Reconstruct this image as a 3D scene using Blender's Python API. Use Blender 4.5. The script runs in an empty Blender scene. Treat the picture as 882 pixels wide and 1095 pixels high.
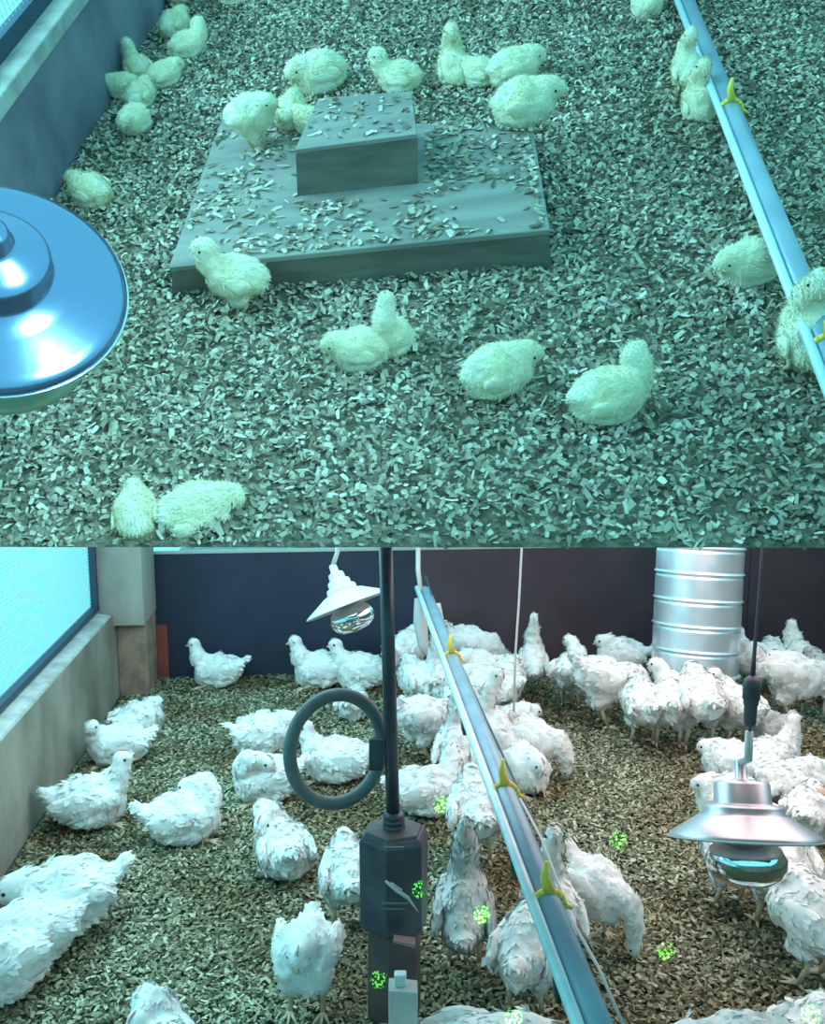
import bpy, bmesh, math, random
import numpy as np
from mathutils import Vector, Matrix, Quaternion, noise
C = bpy.context.scene.collection
F = 1000.0; CX, CY = 441.0, 547.5; HZ = 390.0; H = 1.55
PH = math.atan((CY - HZ) / F)
# ---------------------------------------------------------------- camera
cam = bpy.data.cameras.new('camera'); camo = bpy.data.objects.new('camera', cam); C.objects.link(camo)
camo.location = (0, 0, H); camo.rotation_euler = (math.pi/2 - PH, 0, 0)
cam.sensor_fit = 'VERTICAL'; cam.angle_y = 2*math.atan(CY/F); cam.clip_start = .02; cam.clip_end = 60
bpy.context.scene.camera = camo
RT = Vector((1,0,0)); UP = Vector((0, math.sin(PH), math.cos(PH))); FW = Vector((0, math.cos(PH), -math.sin(PH)))
CAM = Vector((0,0,H))
def ray(px, py): return RT*((px-CX)/F) + UP*((CY-py)/F) + FW
def at(px, py, z): return CAM + ray(px, py)*z               # a measured point at depth z
def floor_at(px, py, h=0.0):                                 # point of the hen room at height h
    r = ray(px, py); return CAM + r*((h-H)/r.z)
def c2w(v): return RT*v[0] + UP*v[1] + FW*v[2]
# frame of the brooder deck: depth direction, lateral direction, normal
dA = Vector(((498-CX)/F, (CY+548)/F, 1)).normalized()
e1 = (Vector((1,0,0)) - dA*dA.x).normalized(); n0 = dA.cross(e1)
if n0.y < 0: n0 = -n0
a_ = math.radians(6.5)
nA = n0*math.cos(a_) - e1*math.sin(a_); lA = dA.cross(nA)
if lA.x < 0: lA = -lA
dA, lA, nA = c2w(dA), c2w(lA), c2w(nA)
O_A = at(441, 580, 1.1)
def deck_at(px, py, h=0.0):
    r = ray(px, py); t = (h - (CAM-O_A).dot(nA)) / r.dot(nA); return CAM + r*t
def A(l, d, n): return O_A + lA*l + dA*d + nA*n
def inA(p): q = p-O_A; return (q.dot(lA), q.dot(dA), q.dot(nA))
RA = Matrix((lA, dA, nA)).transposed()                      # columns l d n
# ---------------------------------------------------------------- world and lights
w = bpy.data.worlds.new('sky'); bpy.context.scene.world = w; w.use_nodes = True
nt = w.node_tree; bg = nt.nodes['Background']
g = nt.nodes.new('ShaderNodeTexCoord'); sx = nt.nodes.new('ShaderNodeSeparateXYZ'); rp = nt.nodes.new('ShaderNodeValToRGB')
nt.links.new(g.outputs['Generated'], sx.inputs[0]); nt.links.new(sx.outputs['Z'], rp.inputs[0]); nt.links.new(rp.outputs[0], bg.inputs[0])
rp.color_ramp.elements[0].position = 0.0; rp.color_ramp.elements[0].color = (.20,.84,.93,1)
rp.color_ramp.elements[1].position = 0.35; rp.color_ramp.elements[1].color = (.22,.88,1.0,1)
bg.inputs[1].default_value = 1.3
def area(name, loc, target, sx_, sy_, col, power, spread=180):
    l = bpy.data.lights.new(name, 'AREA'); l.shape = 'RECTANGLE'; l.size = sx_; l.size_y = sy_; l.color = col; l.energy = power
    l.spread = math.radians(spread)
    o = bpy.data.objects.new(name, l); C.objects.link(o); o.location = loc
    o.rotation_euler = (Vector(target)-Vector(loc)).to_track_quat('-Z', 'Y').to_euler(); return o
area('window_daylight', A(-1.3, .9, 1.0), A(.2, .9, 0), 1.4, .8, (.34,.88,1.0), 44)
area('added_fill_cool', (-.9, 2.9, 1.28), (-.8, 2.9, 0), 1.6, 2.2, (.50,.89,1.0), 37)  # added cool fill under the deck, stands for no lamp in the room
area('added_fill_warm', (1.15, 2.9, 1.28), (1.15, 2.9, 0), 1.5, 2.2, (1.0,.80,.78), 28)  # added pinkish fill on the right side, no fixture hangs here
c3 = at(-8, 303, .92)
vv = (CAM-c3).normalized(); ax3 = (RT*.30+UP*.40-FW*.80).normalized(); oo = (RT*.6-UP*.8); oo = (oo-ax3*oo.dot(ax3)).normalized(); n3 = (ax3+oo*.5).normalized()
dr3 = n3*(2*n3.dot(vv))-vv
area('added_glint_light', c3+dr3*1.2, c3, .34, .34, (.42,.92,1.0), 2.2, 60)  # unseen light added so the blue reflector brim catches a highlight
vs = bpy.context.scene.view_settings
vs.view_transform = 'Standard'; vs.look = 'None'; vs.gamma = 1; vs.use_curve_mapping = False; vs.exposure = 0.0
# ---------------------------------------------------------------- materials
def mat(name, col, rough=.6, metal=0, col2=None, scale=8, lo=.4, hi=.6, bump=0, bscale=60, stretch=None, island=None, spec=None, detail=4):
    m = bpy.data.materials.new(name); m.use_nodes = True; n = m.node_tree.nodes; L = m.node_tree.links
    b = n['Principled BSDF']; b.inputs['Base Color'].default_value = (*col, 1); b.inputs['Roughness'].default_value = rough
    b.inputs['Metallic'].default_value = metal
    if spec is not None: b.inputs['Specular IOR Level'].default_value = spec
    tc = n.new('ShaderNodeTexCoord'); src = tc.outputs['Object']
    if stretch:
        mp = n.new('ShaderNodeMapping'); mp.inputs['Scale'].default_value = stretch; L.new(src, mp.inputs[0]); src = mp.outputs[0]
    if island:
        ge = n.new('ShaderNodeNewGeometry'); r = n.new('ShaderNodeValToRGB'); L.new(ge.outputs['Random Per Island'], r.inputs[0])
        els = r.color_ramp.elements
        while len(els) < len(island): els.new(.5)
        for i, c in enumerate(island): els[i].position = i/(len(island)-1); els[i].color = (*c, 1)
        out = r.outputs[0]
        if col2:
            t = n.new('ShaderNodeTexNoise'); t.inputs['Scale'].default_value = scale; L.new(src, t.inputs[0])
            rr = n.new('ShaderNodeValToRGB'); rr.color_ramp.elements[0].position = lo; rr.color_ramp.elements[1].position = hi; L.new(t.outputs[0], rr.inputs[0])
            rr.color_ramp.elements[0].color = (1,1,1,1); rr.color_ramp.elements[1].color = (*col2,1)
            mx = n.new('ShaderNodeMix'); mx.data_type = 'RGBA'; mx.blend_type = 'MULTIPLY'; mx.inputs[0].default_value = 1
            L.new(out, mx.inputs[6]); L.new(rr.outputs[0], mx.inputs[7]); out = mx.outputs[2]
        L.new(out, b.inputs['Base Color'])
    elif col2:
        t = n.new('ShaderNodeTexNoise'); t.inputs['Scale'].default_value = scale; t.inputs['Detail'].default_value = detail; L.new(src, t.inputs[0])
        r = n.new('ShaderNodeValToRGB'); r.color_ramp.elements[0].position = lo; r.color_ramp.elements[1].position = hi
        r.color_ramp.elements[0].color = (*col,1); r.color_ramp.elements[1].color = (*col2,1)
        L.new(t.outputs[0], r.inputs[0]); L.new(r.outputs[0], b.inputs['Base Color'])
    if bump:
        t = n.new('ShaderNodeTexNoise'); t.inputs['Scale'].default_value = bscale; t.inputs['Detail'].default_value = 5; L.new(src, t.inputs[0])
        bp = n.new('ShaderNodeBump'); bp.inputs['Strength'].default_value = bump; bp.inputs['Distance'].default_value = .01
        L.new(t.outputs[0], bp.inputs['Height']); L.new(bp.outputs[0], b.inputs['Normal'])
    return m
M = {}
M['concrete'] = mat('concrete', (.20,.165,.13), .9, col2=(.40,.35,.29), scale=5, lo=.3, hi=.7, bump=.4, bscale=40, stretch=(1,1,.5))
M['concrete_a'] = mat('deck_wall_concrete', (.10,.095,.135), .9, col2=(.29,.27,.33), scale=7, lo=.25, hi=.75, bump=.4, bscale=40, stretch=(2,.7,.7))
M['sill'] = mat('pale_render', (.48,.46,.43), .85, col2=(.32,.30,.28), scale=14, lo=.4, hi=.65, bump=.3)
M['column'] = mat('column_render', (.46,.40,.35), .85, col2=(.27,.23,.20), scale=6, lo=.3, hi=.7, bump=.3, stretch=(1,1,.5))
M['brick'] = mat('column_foot', (.40,.25,.18), .9, col2=(.26,.18,.14), scale=16, bump=.4)
M['redboard'] = mat('red_board', (.34,.06,.045), .7, col2=(.22,.05,.04), scale=9)
M['frame_dark'] = mat('window_frame_dark', (.035,.06,.10), .6)
M['navy'] = mat('navy_panel', (.018,.024,.050), .55, col2=(.026,.034,.062), scale=2.5, bump=.05)
M['brownpanel'] = mat('plum_panel', (.060,.038,.050), .55, col2=(.080,.054,.066), scale=2.5, bump=.05)
M['trimpale'] = mat('pale_trim', (.5,.48,.45), .6)
M['paleground'] = mat('pale_ground', (.50,.46,.42), .9, col2=(.36,.34,.30), scale=12, bump=.4)
M['litter_base'] = mat('litter_base', (.20,.17,.12), .95, col2=(.34,.29,.22), scale=60, bump=1, bscale=120)
M['chips_a'] = mat('wood_shavings', (1,1,1), .85, island=[(.13,.10,.07),(.27,.22,.16),(.42,.34,.26),(.58,.49,.39),(.82,.73,.62)], col2=(.80,.82,.78), scale=5)
M['floor_base'] = mat('floor_base', (.070,.064,.035), .95, col2=(.12,.11,.06), scale=50, bump=1, bscale=120)
M['chips_b'] = mat('trodden_litter', (1,1,1), .9, island=[(.055,.055,.03),(.15,.148,.085),(.26,.255,.155),(.40,.39,.26),(.62,.60,.43)], col2=(.64,.48,.36), scale=2.2, lo=.40, hi=.62)
M['ply'] = mat('grey_plywood', (.25,.22,.20), .7, col2=(.34,.30,.27), scale=5, stretch=(1,6,1), bump=.12, bscale=50)
M['plyedge'] = mat('plywood_edge', (.17,.145,.125), .8, col2=(.23,.20,.17), scale=9, stretch=(1,1,6))
M['chick'] = mat('chick_down', (.82,.75,.53), .9, col2=(.86,.82,.68), scale=22, lo=.35, hi=.65, spec=.1)
M['hen'] = mat('white_feathers', (.83,.81,.79), .85, col2=(.62,.53,.50), scale=12, lo=.53, hi=.74, spec=.12)
M['hen_grey'] = mat('grey_and_shaded_feathers', (.46,.44,.43), .9, col2=(.66,.63,.60), scale=14, lo=.4, hi=.65, spec=.1)  # grey plumage; for hens standing in shade, the shade is painted in
M['skin'] = mat('bird_skin', (.72,.52,.36), .6); M['beak'] = mat('beak', (.62,.42,.24), .5)
M['comb'] = mat('comb_pink', (.62,.33,.29), .6); M['eye'] = mat('eye', (.01,.01,.012), .2)
M['redhead'] = mat('reddish_feathers', (.50,.22,.13), .85, col2=(.62,.45,.36), scale=12)
M['galv'] = mat('galvanised_steel', (.74,.80,.88), .34, .72, col2=(.88,.92,.97), scale=9, lo=.35, hi=.65, bump=.05, bscale=25)
M['alu'] = mat('spun_aluminium', (.66,.63,.68), .36, .75, bump=.03, bscale=30)
M['alu_blue'] = mat('blue_anodised_reflector', (.22,.31,.50), .2, .85, bump=.02, bscale=25)
M['alu_rim'] = mat('reflector_rim', (.75,.82,.92), .2, .9)
M['whitelamp'] = mat('pale_enamel', (.66,.62,.61), .35, .1)
M['mirror'] = mat('mirrored_bulb', (.85,.85,.88), .07, 1.0)
M['greenglass'] = mat('pale_green_globe', (.45,.62,.45), .25)
M['pipe'] = mat('grey_blue_pipe', (.27,.36,.45), .35, .15, col2=(.33,.43,.52), scale=10)
M['rail'] = mat('pale_rail', (.66,.80,.86), .35, .1, col2=(.78,.88,.92), scale=30)
M['yellow'] = mat('yellow_plastic', (1.0,.68,.10), .5)
M['darkpl'] = mat('dark_plastic', (.05,.056,.072), .45, col2=(.085,.09,.112), scale=10)
M['darkpl2'] = mat('dark_brown_plastic', (.085,.06,.062), .5, col2=(.12,.085,.085), scale=8)
M['pole'] = mat('dark_pole', (.085,.085,.11), .35, .3)
M['hose'] = mat('grey_hose', (.13,.15,.16), .55, col2=(.20,.23,.23), scale=8)
M['string'] = mat('pale_cord', (.55,.52,.50), .8); M['wire'] = mat('wire', (.10,.10,.12), .5, .4)
M['mesh'] = mat('window_mesh', (.40,.62,.66), .6)
M['pink'] = mat('pink_insert', (.38,.20,.19), .6); M['straw'] = mat('pale_straw', (.62,.58,.55), .8)
M['ceil'] = mat('deck_underside', (.25,.23,.21), .9, col2=(.30,.28,.26))
M['white'] = mat('white_plastic', (.75,.76,.78), .5)
# ---------------------------------------------------------------- mesh helpers
class MB:
    def __init__(s): s.v = []; s.f = []
    def add(s, vs_, fs): k = len(s.v); s.v += [Vector(v) for v in vs_]; s.f += [tuple(i+k for i in q) for q in fs]; return s
    def hexa(s, b, t):      # four bottom, four top corners in the same order
        return s.add(list(b)+list(t), [(3,2,1,0),(4,5,6,7),(0,1,5,4),(1,2,6,5),(2,3,7,6),(3,0,4,7)])
    def box(s, c, u, v, n):  # centre and three half vectors
        c = Vector(c); b = [c-u-v-n, c+u-v-n, c+u+v-n, c-u+v-n]; return s.hexa(b, [p+2*n for p in b])
    def tube(s, pts, r, n=10, cap=True):
        pts = [Vector(p) for p in pts]; N = len(pts); r = r if isinstance(r, (list, tuple)) else [r]*N
        base = []; prev = None
        for i, p in enumerate(pts):
            t = (pts[min(i+1,N-1)]-pts[max(i-1,0)]).normalized()
            if prev is None: prev = t.orthogonal().normalized()
            x = (prev - t*prev.dot(t)).normalized(); prev = x; y = t.cross(x)
            base += [p + (x*math.cos(2*math.pi*k/n)+y*math.sin(2*math.pi*k/n))*r[i] for k in range(n)]
        fs = [(i*n+k, i*n+(k+1)%n, (i+1)*n+(k+1)%n, (i+1)*n+k) for i in range(N-1) for k in range(n)]
        if cap: fs += [tuple(reversed(range(n))), tuple((N-1)*n+k for k in range(n))]
        return s.add(base, fs)
    def lathe(s, prof, n=48, org=(0,0,0), ax=None, wob=None):
        org = Vector(org); ax = Vector(ax).normalized() if ax is not None else Vector((0,0,1)); x = ax.orthogonal().normalized(); y = ax.cross(x)
        b = []
        for r, z in prof: b += [org+ax*z+(x*math.cos(2*math.pi*k/n)+y*math.sin(2*math.pi*k/n))*r for k in range(n)]
        return s.add(b, [(i*n+k, i*n+(k+1)%n, (i+1)*n+(k+1)%n, (i+1)*n+k) for i in range(len(prof)-1) for k in range(n)])
    def mesh(s, name, m, smooth=False):
        me = bpy.data.meshes.new(name); me.from_pydata([tuple(v) for v in s.v], [], s.f); me.update(); me.materials.append(m)
        if smooth: me.polygons.foreach_set('use_smooth', [True]*len(me.polygons))
        return me
    def build(s, name, m, parent=None, smooth=False, bevel=0):
        o = bpy.data.objects.new(name, s.mesh(name, m, smooth)); C.objects.link(o)
        if parent is not None:
            o.parent = parent; o.matrix_parent_inverse = parent.matrix_basis.inverted()
        if bevel:
            bv = o.modifiers.new('bevel', 'BEVEL'); bv.width = bevel; bv.segments = 2; bv.limit_method = 'ANGLE'
        if smooth:
            pass
        return o
def tag(o, label=None, cat=None, group=None, kind=None):
    if label: o['label'] = label
    if cat: o['category'] = cat
    if group: o['group'] = group
    if kind: o['kind'] = kind
    return o
def empty(name, loc, label=None, cat=None, group=None, rot=None):
    o = bpy.data.objects.new(name, None); C.objects.link(o); o.empty_display_size = .05
    m = Matrix.Translation(Vector(loc))
    if rot is not None: m = m @ rot.to_4x4()
    o.matrix_basis = m
    return tag(o, label, cat, group)
def struct(name, mb, m, parent=None, label=None, bevel=0):
    o = mb.build(name, m, parent, bevel=bevel)
    if parent is None: tag(o, label, None, None, 'structure')
    elif label: o['label'] = label
    return o
# ================================================================ HEN ROOM (lower half)
ub = Vector(((357-CX)/F, 1/ math.cos(PH) - (HZ-HZ), 0)); ub = ray(357, HZ); ub.z = 0; ub.normalize(); wb = Vector((ub.y, -ub.x, 0)); Z = Vector((0,0,1))
P0 = floor_at(126, 749)                        # left wall foot near the column
def B(u, w_, z=0): return Vector((P0.x, P0.y, 0)) + ub*u + wb*w_ + Z*z
def inB(p): q = p-P0; return q.dot(ub), q.dot(wb)
UB = inB(floor_at(230, 725))[0]                # back panel
RW = 4.6
struct('floor', MB().hexa([B(-4.6,-.3,-.1),B(-4.6,RW,-.1),B(UB+.02,RW,-.1),B(UB+.02,-.3,-.1)],[B(-4.6,-.3,0),B(-4.6,RW,0),B(UB+.02,RW,0),B(UB+.02,-.3,0)]), M['floor_base'])
HS = .417
mb = MB(); mb.hexa([B(-4.6,-.09,0),B(-4.6,0,0),B(UB,0,0),B(UB,-.09,0)],[B(-4.6,-.09,HS-.0),B(-4.6,0,HS),B(UB,0,HS),B(UB,-.09,HS)])
wl = struct('wall_left', mb, M['concrete'], bevel=.006)
# window in the left wall
w1 = empty('window_1', B(-1.6,-.10,HS)); w1['kind'] = 'structure'
MB().hexa([B(-4.6,-.09,HS),B(-4.6,0,HS),B(-.05,0,HS),B(-.05,-.09,HS)],[B(-4.6,-.09,HS+.02),B(-4.6,-.006,HS+.008),B(-.05,-.006,HS+.008),B(-.05,-.09,HS+.02)]).build('window_sill', M['sill'], w1)
wy = -.075; zb = HS+.022; ztop = 1.26
fr = MB()
fr.box(B(-2.3,wy,zb+.012), ub*2.3, wb*.016, Z*.012); fr.box(B(-2.3,wy,ztop), ub*2.3, wb*.016, Z*.015)
for u in (-.03,-4.55): fr.box(B(u,wy,(zb+ztop)/2), ub*.014, wb*.016, Z*((ztop-zb)/2))
fr.build('window_frame', M['frame_dark'], w1)
ms = MB(); u = -4.5
while u < -.05: ms.tube([B(u,wy-.01,zb),B(u,wy-.01,ztop)], .0012, 4, False); u += .020
z = zb
while z < ztop: ms.tube([B(-4.5,wy-.01,z),B(-.05,wy-.01,z)], .0012, 4, False); z += .016
ms.build('window_mesh', M['mesh'], w1)
struct('trim_1', MB().hexa([B(-4.6,-.09,1.27),B(-4.6,0,1.27),B(UB,0,1.27),B(UB,-.09,1.27)],[B(-4.6,-.09,1.31),B(-4.6,0,1.31),B(UB,0,1.31),B(UB,-.09,1.31)]), M['concrete'])
# corner column
P1 = inB(floor_at(160, 744)); cw = P1[1]
col = empty('trim_2', B(.1,.08,0)); col['kind'] = 'structure'
MB().hexa([B(.04,.0,0),B(.04,cw,0),B(UB,cw,0),B(UB,.0,0)],[B(.04,.0,.36),B(.04,cw,.36),B(UB,cw,.36),B(UB,.0,.36)]).build('column_foot', M['brick'], col, bevel=.006)
MB().hexa([B(-.01,-.085,.36),B(-.01,cw+.004,.36),B(UB,cw+.004,.36),B(UB,-.085,.36)],[B(-.01,-.085,1.29),B(-.01,cw+.004,1.29),B(UB,cw+.004,1.29),B(UB,-.085,1.29)]).build('column_shaft', M['column'], col, bevel=.006)
# back panels
HB = None
def hB(px, py):                                 # height on the back panel plane
    r = ray(px, py); t = (B(UB,0)-CAM).dot(ub)/r.dot(ub); p = CAM+r*t; return inB(p)[1], p.z
ws, zt = hB(440, 588); wtl, zl = hB(158, 592)
wseam = hB(447, 650)[0]; wseam2 = hB(800, 650)[0]
bw = empty('wall_back', B(UB, 2, 0)); bw['kind'] = 'structure'
for i, (a, b, mm) in enumerate(((cw-.04, wseam, 'navy'), (wseam, wseam2, 'brownpanel'), (wseam2, RW, 'brownpanel'))):
    MB().box(B(UB+.02, (a+b)/2, zt/2), wb*((b-a)/2-.002), ub*.012, Z*(zt/2)).build('wall_panel', M[mm], bw)
MB().box(B(UB+.02, (cw+RW)/2, zt+.004), wb*((RW-cw)/2), ub*.016, Z*.006).build('top_rail', M['trimpale'], bw)
wr0, wr1 = hB(157, 690)[0], hB(170, 690)[0]; zr = hB(165, 668)[1]
struct('trim_3', MB().box(B(UB-.006, cw+.028, zr/2), wb*.026, ub*.012, Z*(zr/2)), M['redboard'])
# ground and low kerb beyond the back panel
struct('floor_outer', MB().hexa([B(UB+.04,-.3,-.1),B(UB+.04,RW,-.1),B(UB+5.5,RW+1,-.1),B(UB+5.5,-.3,-.1)],[B(UB+.04,-.3,0),B(UB+.04,RW,0),B(UB+5.5,RW+1,0),B(UB+5.5,-.3,0)]), M['paleground'])
struct('trim_4', MB().box(B(UB+3.6, .75, .05), ub*1.5, wb*.05, Z*.05), M['concrete'])
struct('wall_right', MB().box(B(-.9, RW, .65), ub*3.8, wb*.05, Z*.65), M['concrete'])
struct('wall_front', MB().box(B(-4.6, 2.0, .6), wb*2.7, ub*.05, Z*.6), M['concrete'])
# ---- chips
def chips(name, n, sample, L0, W0, m, tilt, seed, frame=None, thick=0.0, parent=None):
    rs = np.random.RandomState(seed); p = sample(rs, n); n = len(p)
    ang = rs.rand(n)*2*np.pi; ti = (rs.rand(n)-.5)*2*tilt; t2 = (rs.rand(n)-.5)*2*tilt
    Ls = L0*(.5+rs.rand(n)**1.5*1.1); Ws = W0*(.5+rs.rand(n)*.9); cu = (rs.rand(n)-.3)*.6
    X = np.stack([np.cos(ang)*np.cos(ti), np.sin(ang)*np.cos(ti), np.sin(ti)], 1)
    Y0 = np.stack([-np.sin(ang), np.cos(ang), 0*ang], 1); N0 = np.cross(X, Y0)
    Y = Y0*np.cos(t2)[:,None] + N0*np.sin(t2)[:,None]; N = np.cross(X, Y)
    V = np.zeros((n,6,3))
    for k, (sx_, sy_) in enumerate(((-1,-1),(-1,1),(0,-1.1),(0,1.1),(1,-.8),(1,.8))):
        V[:,k] = p + X*(sx_*Ls/2)[:,None] + Y*(sy_*Ws/2)[:,None] - N*((abs(sx_))*cu*Ls/2)[:,None]
    V = V.reshape(-1,3)
    if frame is not None: V = V @ np.array([list(lA), list(dA), list(nA)]) + np.array(O_A)
    base = (np.arange(n)*6)[:,None]
    Fq = np.stack([base+np.array([0,2,3,1]), base+np.array([2,4,5,3])], 1).reshape(-1)
    me = bpy.data.meshes.new(name); me.vertices.add(len(V)); me.vertices.foreach_set('co', V.astype(np.float32).reshape(-1))
    me.loops.add(len(Fq)); me.loops.foreach_set('vertex_index', Fq.astype(np.int32)); me.polygons.add(2*n)
    me.polygons.foreach_set('loop_start', (np.arange(2*n)*4).astype(np.int32)); me.update(calc_edges=True); me.materials.append(m)
    o = bpy.data.objects.new(name, me); C.objects.link(o); tag(o, kind='stuff')
    return o
def und(p, s=1.0): return .006*np.sin(p[:,0]*7.1+1)*np.cos(p[:,1]*6.3) + .004*np.sin(p[:,0]*17+p[:,1]*13)
def sampB(rs, n):
    u = -2.7 + rs.rand(n)**.85*(UB+2.7-.01); w_ = .012+rs.rand(n)*(RW-.6)
    k = (w_ < 3.9); u = u[k]; w_ = w_[k]
    P = np.array([P0.x,P0.y,0])+u[:,None]*np.array(ub)+w_[:,None]*np.array(wb)
    keep = (P[:,0] < P[:,1]*.55+.25) & (P[:,0] > -P[:,1]*.52-.3); P = P[keep]
    P[:,2] = .004+rs.rand(len(P))*.012; return P
o = chips('floor_litter', 240000, sampB, .0165, .0075, M['chips_b'], .55, 3)
tag(o, 'trodden grey-brown wood litter covering the hen house floor under the white hens', 'litter')

# ================================================================ BROODER DECK (upper half)
pw0 = inA(deck_at(99, 156)); LW = pw0[0]-.004; lo, hi = LW-.058, 2.1; D1 = inA(deck_at(441, -150))[1]
e0, e1_ = inA(deck_at(-700, 580, .007)), inA(deck_at(1600, 580, .007))
TH = .02
dk = MB()
def dedge(l): return e0[1] + (e1_[1]-e0[1])*(l-e0[0])/(e1_[0]-e0[0])
tl = [A(lo,dedge(lo),.007), A(hi,dedge(hi),.007), A(hi,D1,.007), A(lo,D1,.007)]
bl = [Vector((tl[0].x,tl[0].y,tl[0].z-.006)), Vector((tl[1].x,tl[1].y,tl[1].z-.006)), Vector((tl[2].x, tl[2].y+.3, tl[1].z+.03)), Vector((tl[3].x, tl[3].y+.3, tl[0].z+.03))]
dk.hexa(bl, tl); struct('floor_upper', dk, M['litter_base'])
def sampA(rs, n):
    l = -1.6+rs.rand(n)*3.0; d_ = -.12 + rs.rand(n)*(D1+.12)
    k = (l < .75+.5*d_) & (l > LW+.004) & (l > -.85-.45*d_) & (d_ > dedge(l)-.003) & (d_ < D1-.012); l = l[k]; d_ = d_[k]
    P = np.stack([l, d_, np.zeros_like(l)], 1); e = (und(P)*.6+.013)
    near = d_ < dedge(l)+.03
    P[:,2] = np.where(near, .006+rs.rand(len(l))*np.maximum(e-.002,.002), e + rs.rand(len(l))*.007); return P
o = chips('shavings_bedding', 270000, sampA, .0108, .0054, M['chips_a'], .7, 5, frame=True)
tag(o, 'pale wood shavings spread thickly over the chick pen floor around the platform', 'bedding')
# left wall of the deck
def wall_h(px, py):                             # point on the plane l = LW
    r = ray(px, py); t = (A(LW,0,0)-CAM).dot(lA)/r.dot(lA); return inA(CAM+r*t)
HT = wall_h(40, 48)[2]; dN = dedge(LW)+.0
mb = MB(); mb.hexa([A(LW-.06,dN-.0,-.1),A(LW,dN-.0,-.1),A(LW,D1,-.1),A(LW-.06,D1,-.1)],[A(LW-.06,dN,HT-.03),A(LW,dN,HT-.03),A(LW,D1,HT-.03),A(LW-.06,D1,HT-.03)])
struct('wall_upper_left', mb, M['concrete_a'], bevel=.004)
w2 = empty('window_2', A(LW-.07,.8,HT)); w2['kind'] = 'structure'
MB().hexa([A(LW-.06,dN,HT-.03),A(LW+.004,dN,HT-.03),A(LW+.004,D1,HT-.03),A(LW-.06,D1,HT-.03)],[A(LW-.06,dN,HT+.006),A(LW+.004,dN,HT),A(LW+.004,D1,HT),A(LW-.06,D1,HT+.006)]).build('window_sill', M['sill'], w2, bevel=.004)
fr = MB(); fr.box(A(LW-.050,(dN+D1)/2,HT+.018), dA*((D1-dN)/2), lA*.012, nA*.016); fr.box(A(LW-.050,(dN+D1)/2,HT+.55), dA*((D1-dN)/2), lA*.012, nA*.014)
for d_ in (dN+.015, D1-.015): fr.box(A(LW-.050,d_,HT+.28), dA*.012, lA*.012, nA*.27)
fr.build('window_frame', M['frame_dark'], w2)
ms = MB(); d_ = dN
while d_ < D1: ms.tube([A(LW-.052,d_,HT+.03),A(LW-.052,d_,HT+.54)], .0009, 4, False); d_ += .02
z = HT+.03
while z < HT+.54: ms.tube([A(LW-.052,dN,z),A(LW-.052,D1,z)], .0009, 4, False); z += .02
ms.build('window_mesh', M['mesh'], w2)
struct('wall_upper_back', MB().box(A(.1, D1+.01, .2), lA*2.0, dA*.012, nA*.2), M['concrete_a'])
# platform and block
def hgt(pxb, pyb, pyt):                          # height above deck so that the base pixel rises to row pyt
    p = deck_at(pxb, pyb); best = 0
    for i in range(1, 400):
        q = p + nA*(i*.0005)-CAM; y = CY - F*q.dot(UP)/q.dot(FW)
        if y <= pyt: return i*.0005
    return .2
hp = (hgt(184,327,286)+hgt(591,292,245))/2
def hexpx(top, bot, ht, hb): return [deck_at(x,y,hb) for x,y in bot], [deck_at(x,y,ht) for x,y in top]
pl = empty('feeding_platform', deck_at(390,300), 'low wide grey wooden platform scattered with shavings, block on top', 'platform', rot=RA)
tp = [(180,286),(588,245),(570,140),(240,118)]
T = [deck_at(x,y,hp) for x,y in tp]; Bt = [deck_at(184,327,-.005), deck_at(591,292,-.005), T[2]-nA*(hp+.005), T[3]-nA*(hp+.005)]
topb = [t-nA*.010 for t in T]
MB().hexa(Bt, [t.lerp(T[(i+2)%4], .004)-nA*.010 for i, t in enumerate(T)]).build('platform_base', M['plyedge'], pl)
MB().hexa(topb, T).build('platform_top', M['ply'], pl, bevel=.002)
hb_ = hp; h2 = 0
for i in range(1,300):
    q = deck_at(318,210,hp)+nA*(i*.0005)-CAM
    if CY-F*q.dot(UP)/q.dot(FW) <= 160: h2 = i*.0005; break
bk = empty('wooden_block', deck_at(380,205,hp), 'small rectangular grey wooden block standing on the wide platform', 'block', rot=RA)
T2 = [deck_at(x,y,hp+h2) for x,y in ((315,160),(446,143),(440,97),(340,105))]
B2 = [deck_at(318,209,hp+.0005), deck_at(447,196,hp+.0005), T2[2]-nA*(h2-.0005), T2[3]-nA*(h2-.0005)]
MB().hexa(B2, [t-nA*.008 for t in T2]).build('block_body', M['plyedge'], bk)
MB().hexa([t-nA*.008 for t in T2], T2).build('block_lid', M['ply'], bk, bevel=.0015)
Pc = [np.array(inA(t)) for t in T]; P2c = [np.array(inA(t)) for t in T2]
def sampP(rs, n):
    a, b = rs.rand(n), rs.rand(n); a2 = np.clip(a, .02, .98); b2 = np.clip(b**1.0, .03, .98)
    P = (Pc[0]*(1-a2)[:,None]+Pc[1]*a2[:,None])*(1-b2)[:,None] + (Pc[3]*(1-a2)[:,None]+Pc[2]*a2[:,None])*b2[:,None]
    cl = np.array([noise.noise(Vector((x*9,y*9,3.3))) for x, y, z in P]); k = (cl+.25*rs.randn(len(P)) > .12); P = P[k]
    P[:,2] = hp+.002+rs.rand(len(P))*.003
    # none under the block
    bx0, bx1 = min(p[0] for p in P2c)-.004, max(p[0] for p in P2c)+.004; by0, by1 = min(p[1] for p in P2c)-.02, max(p[1] for p in P2c)+.004
    k = ~((P[:,0]>bx0)&(P[:,0]<bx1)&(P[:,1]>by0)&(P[:,1]<by1)); return P[k]
tag(chips('scattered_shavings', 2600, sampP, .014, .0065, M['chips_a'], .35, 8, frame=True), 'loose shavings scattered on top of the wide grey platform', 'shavings')
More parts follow.
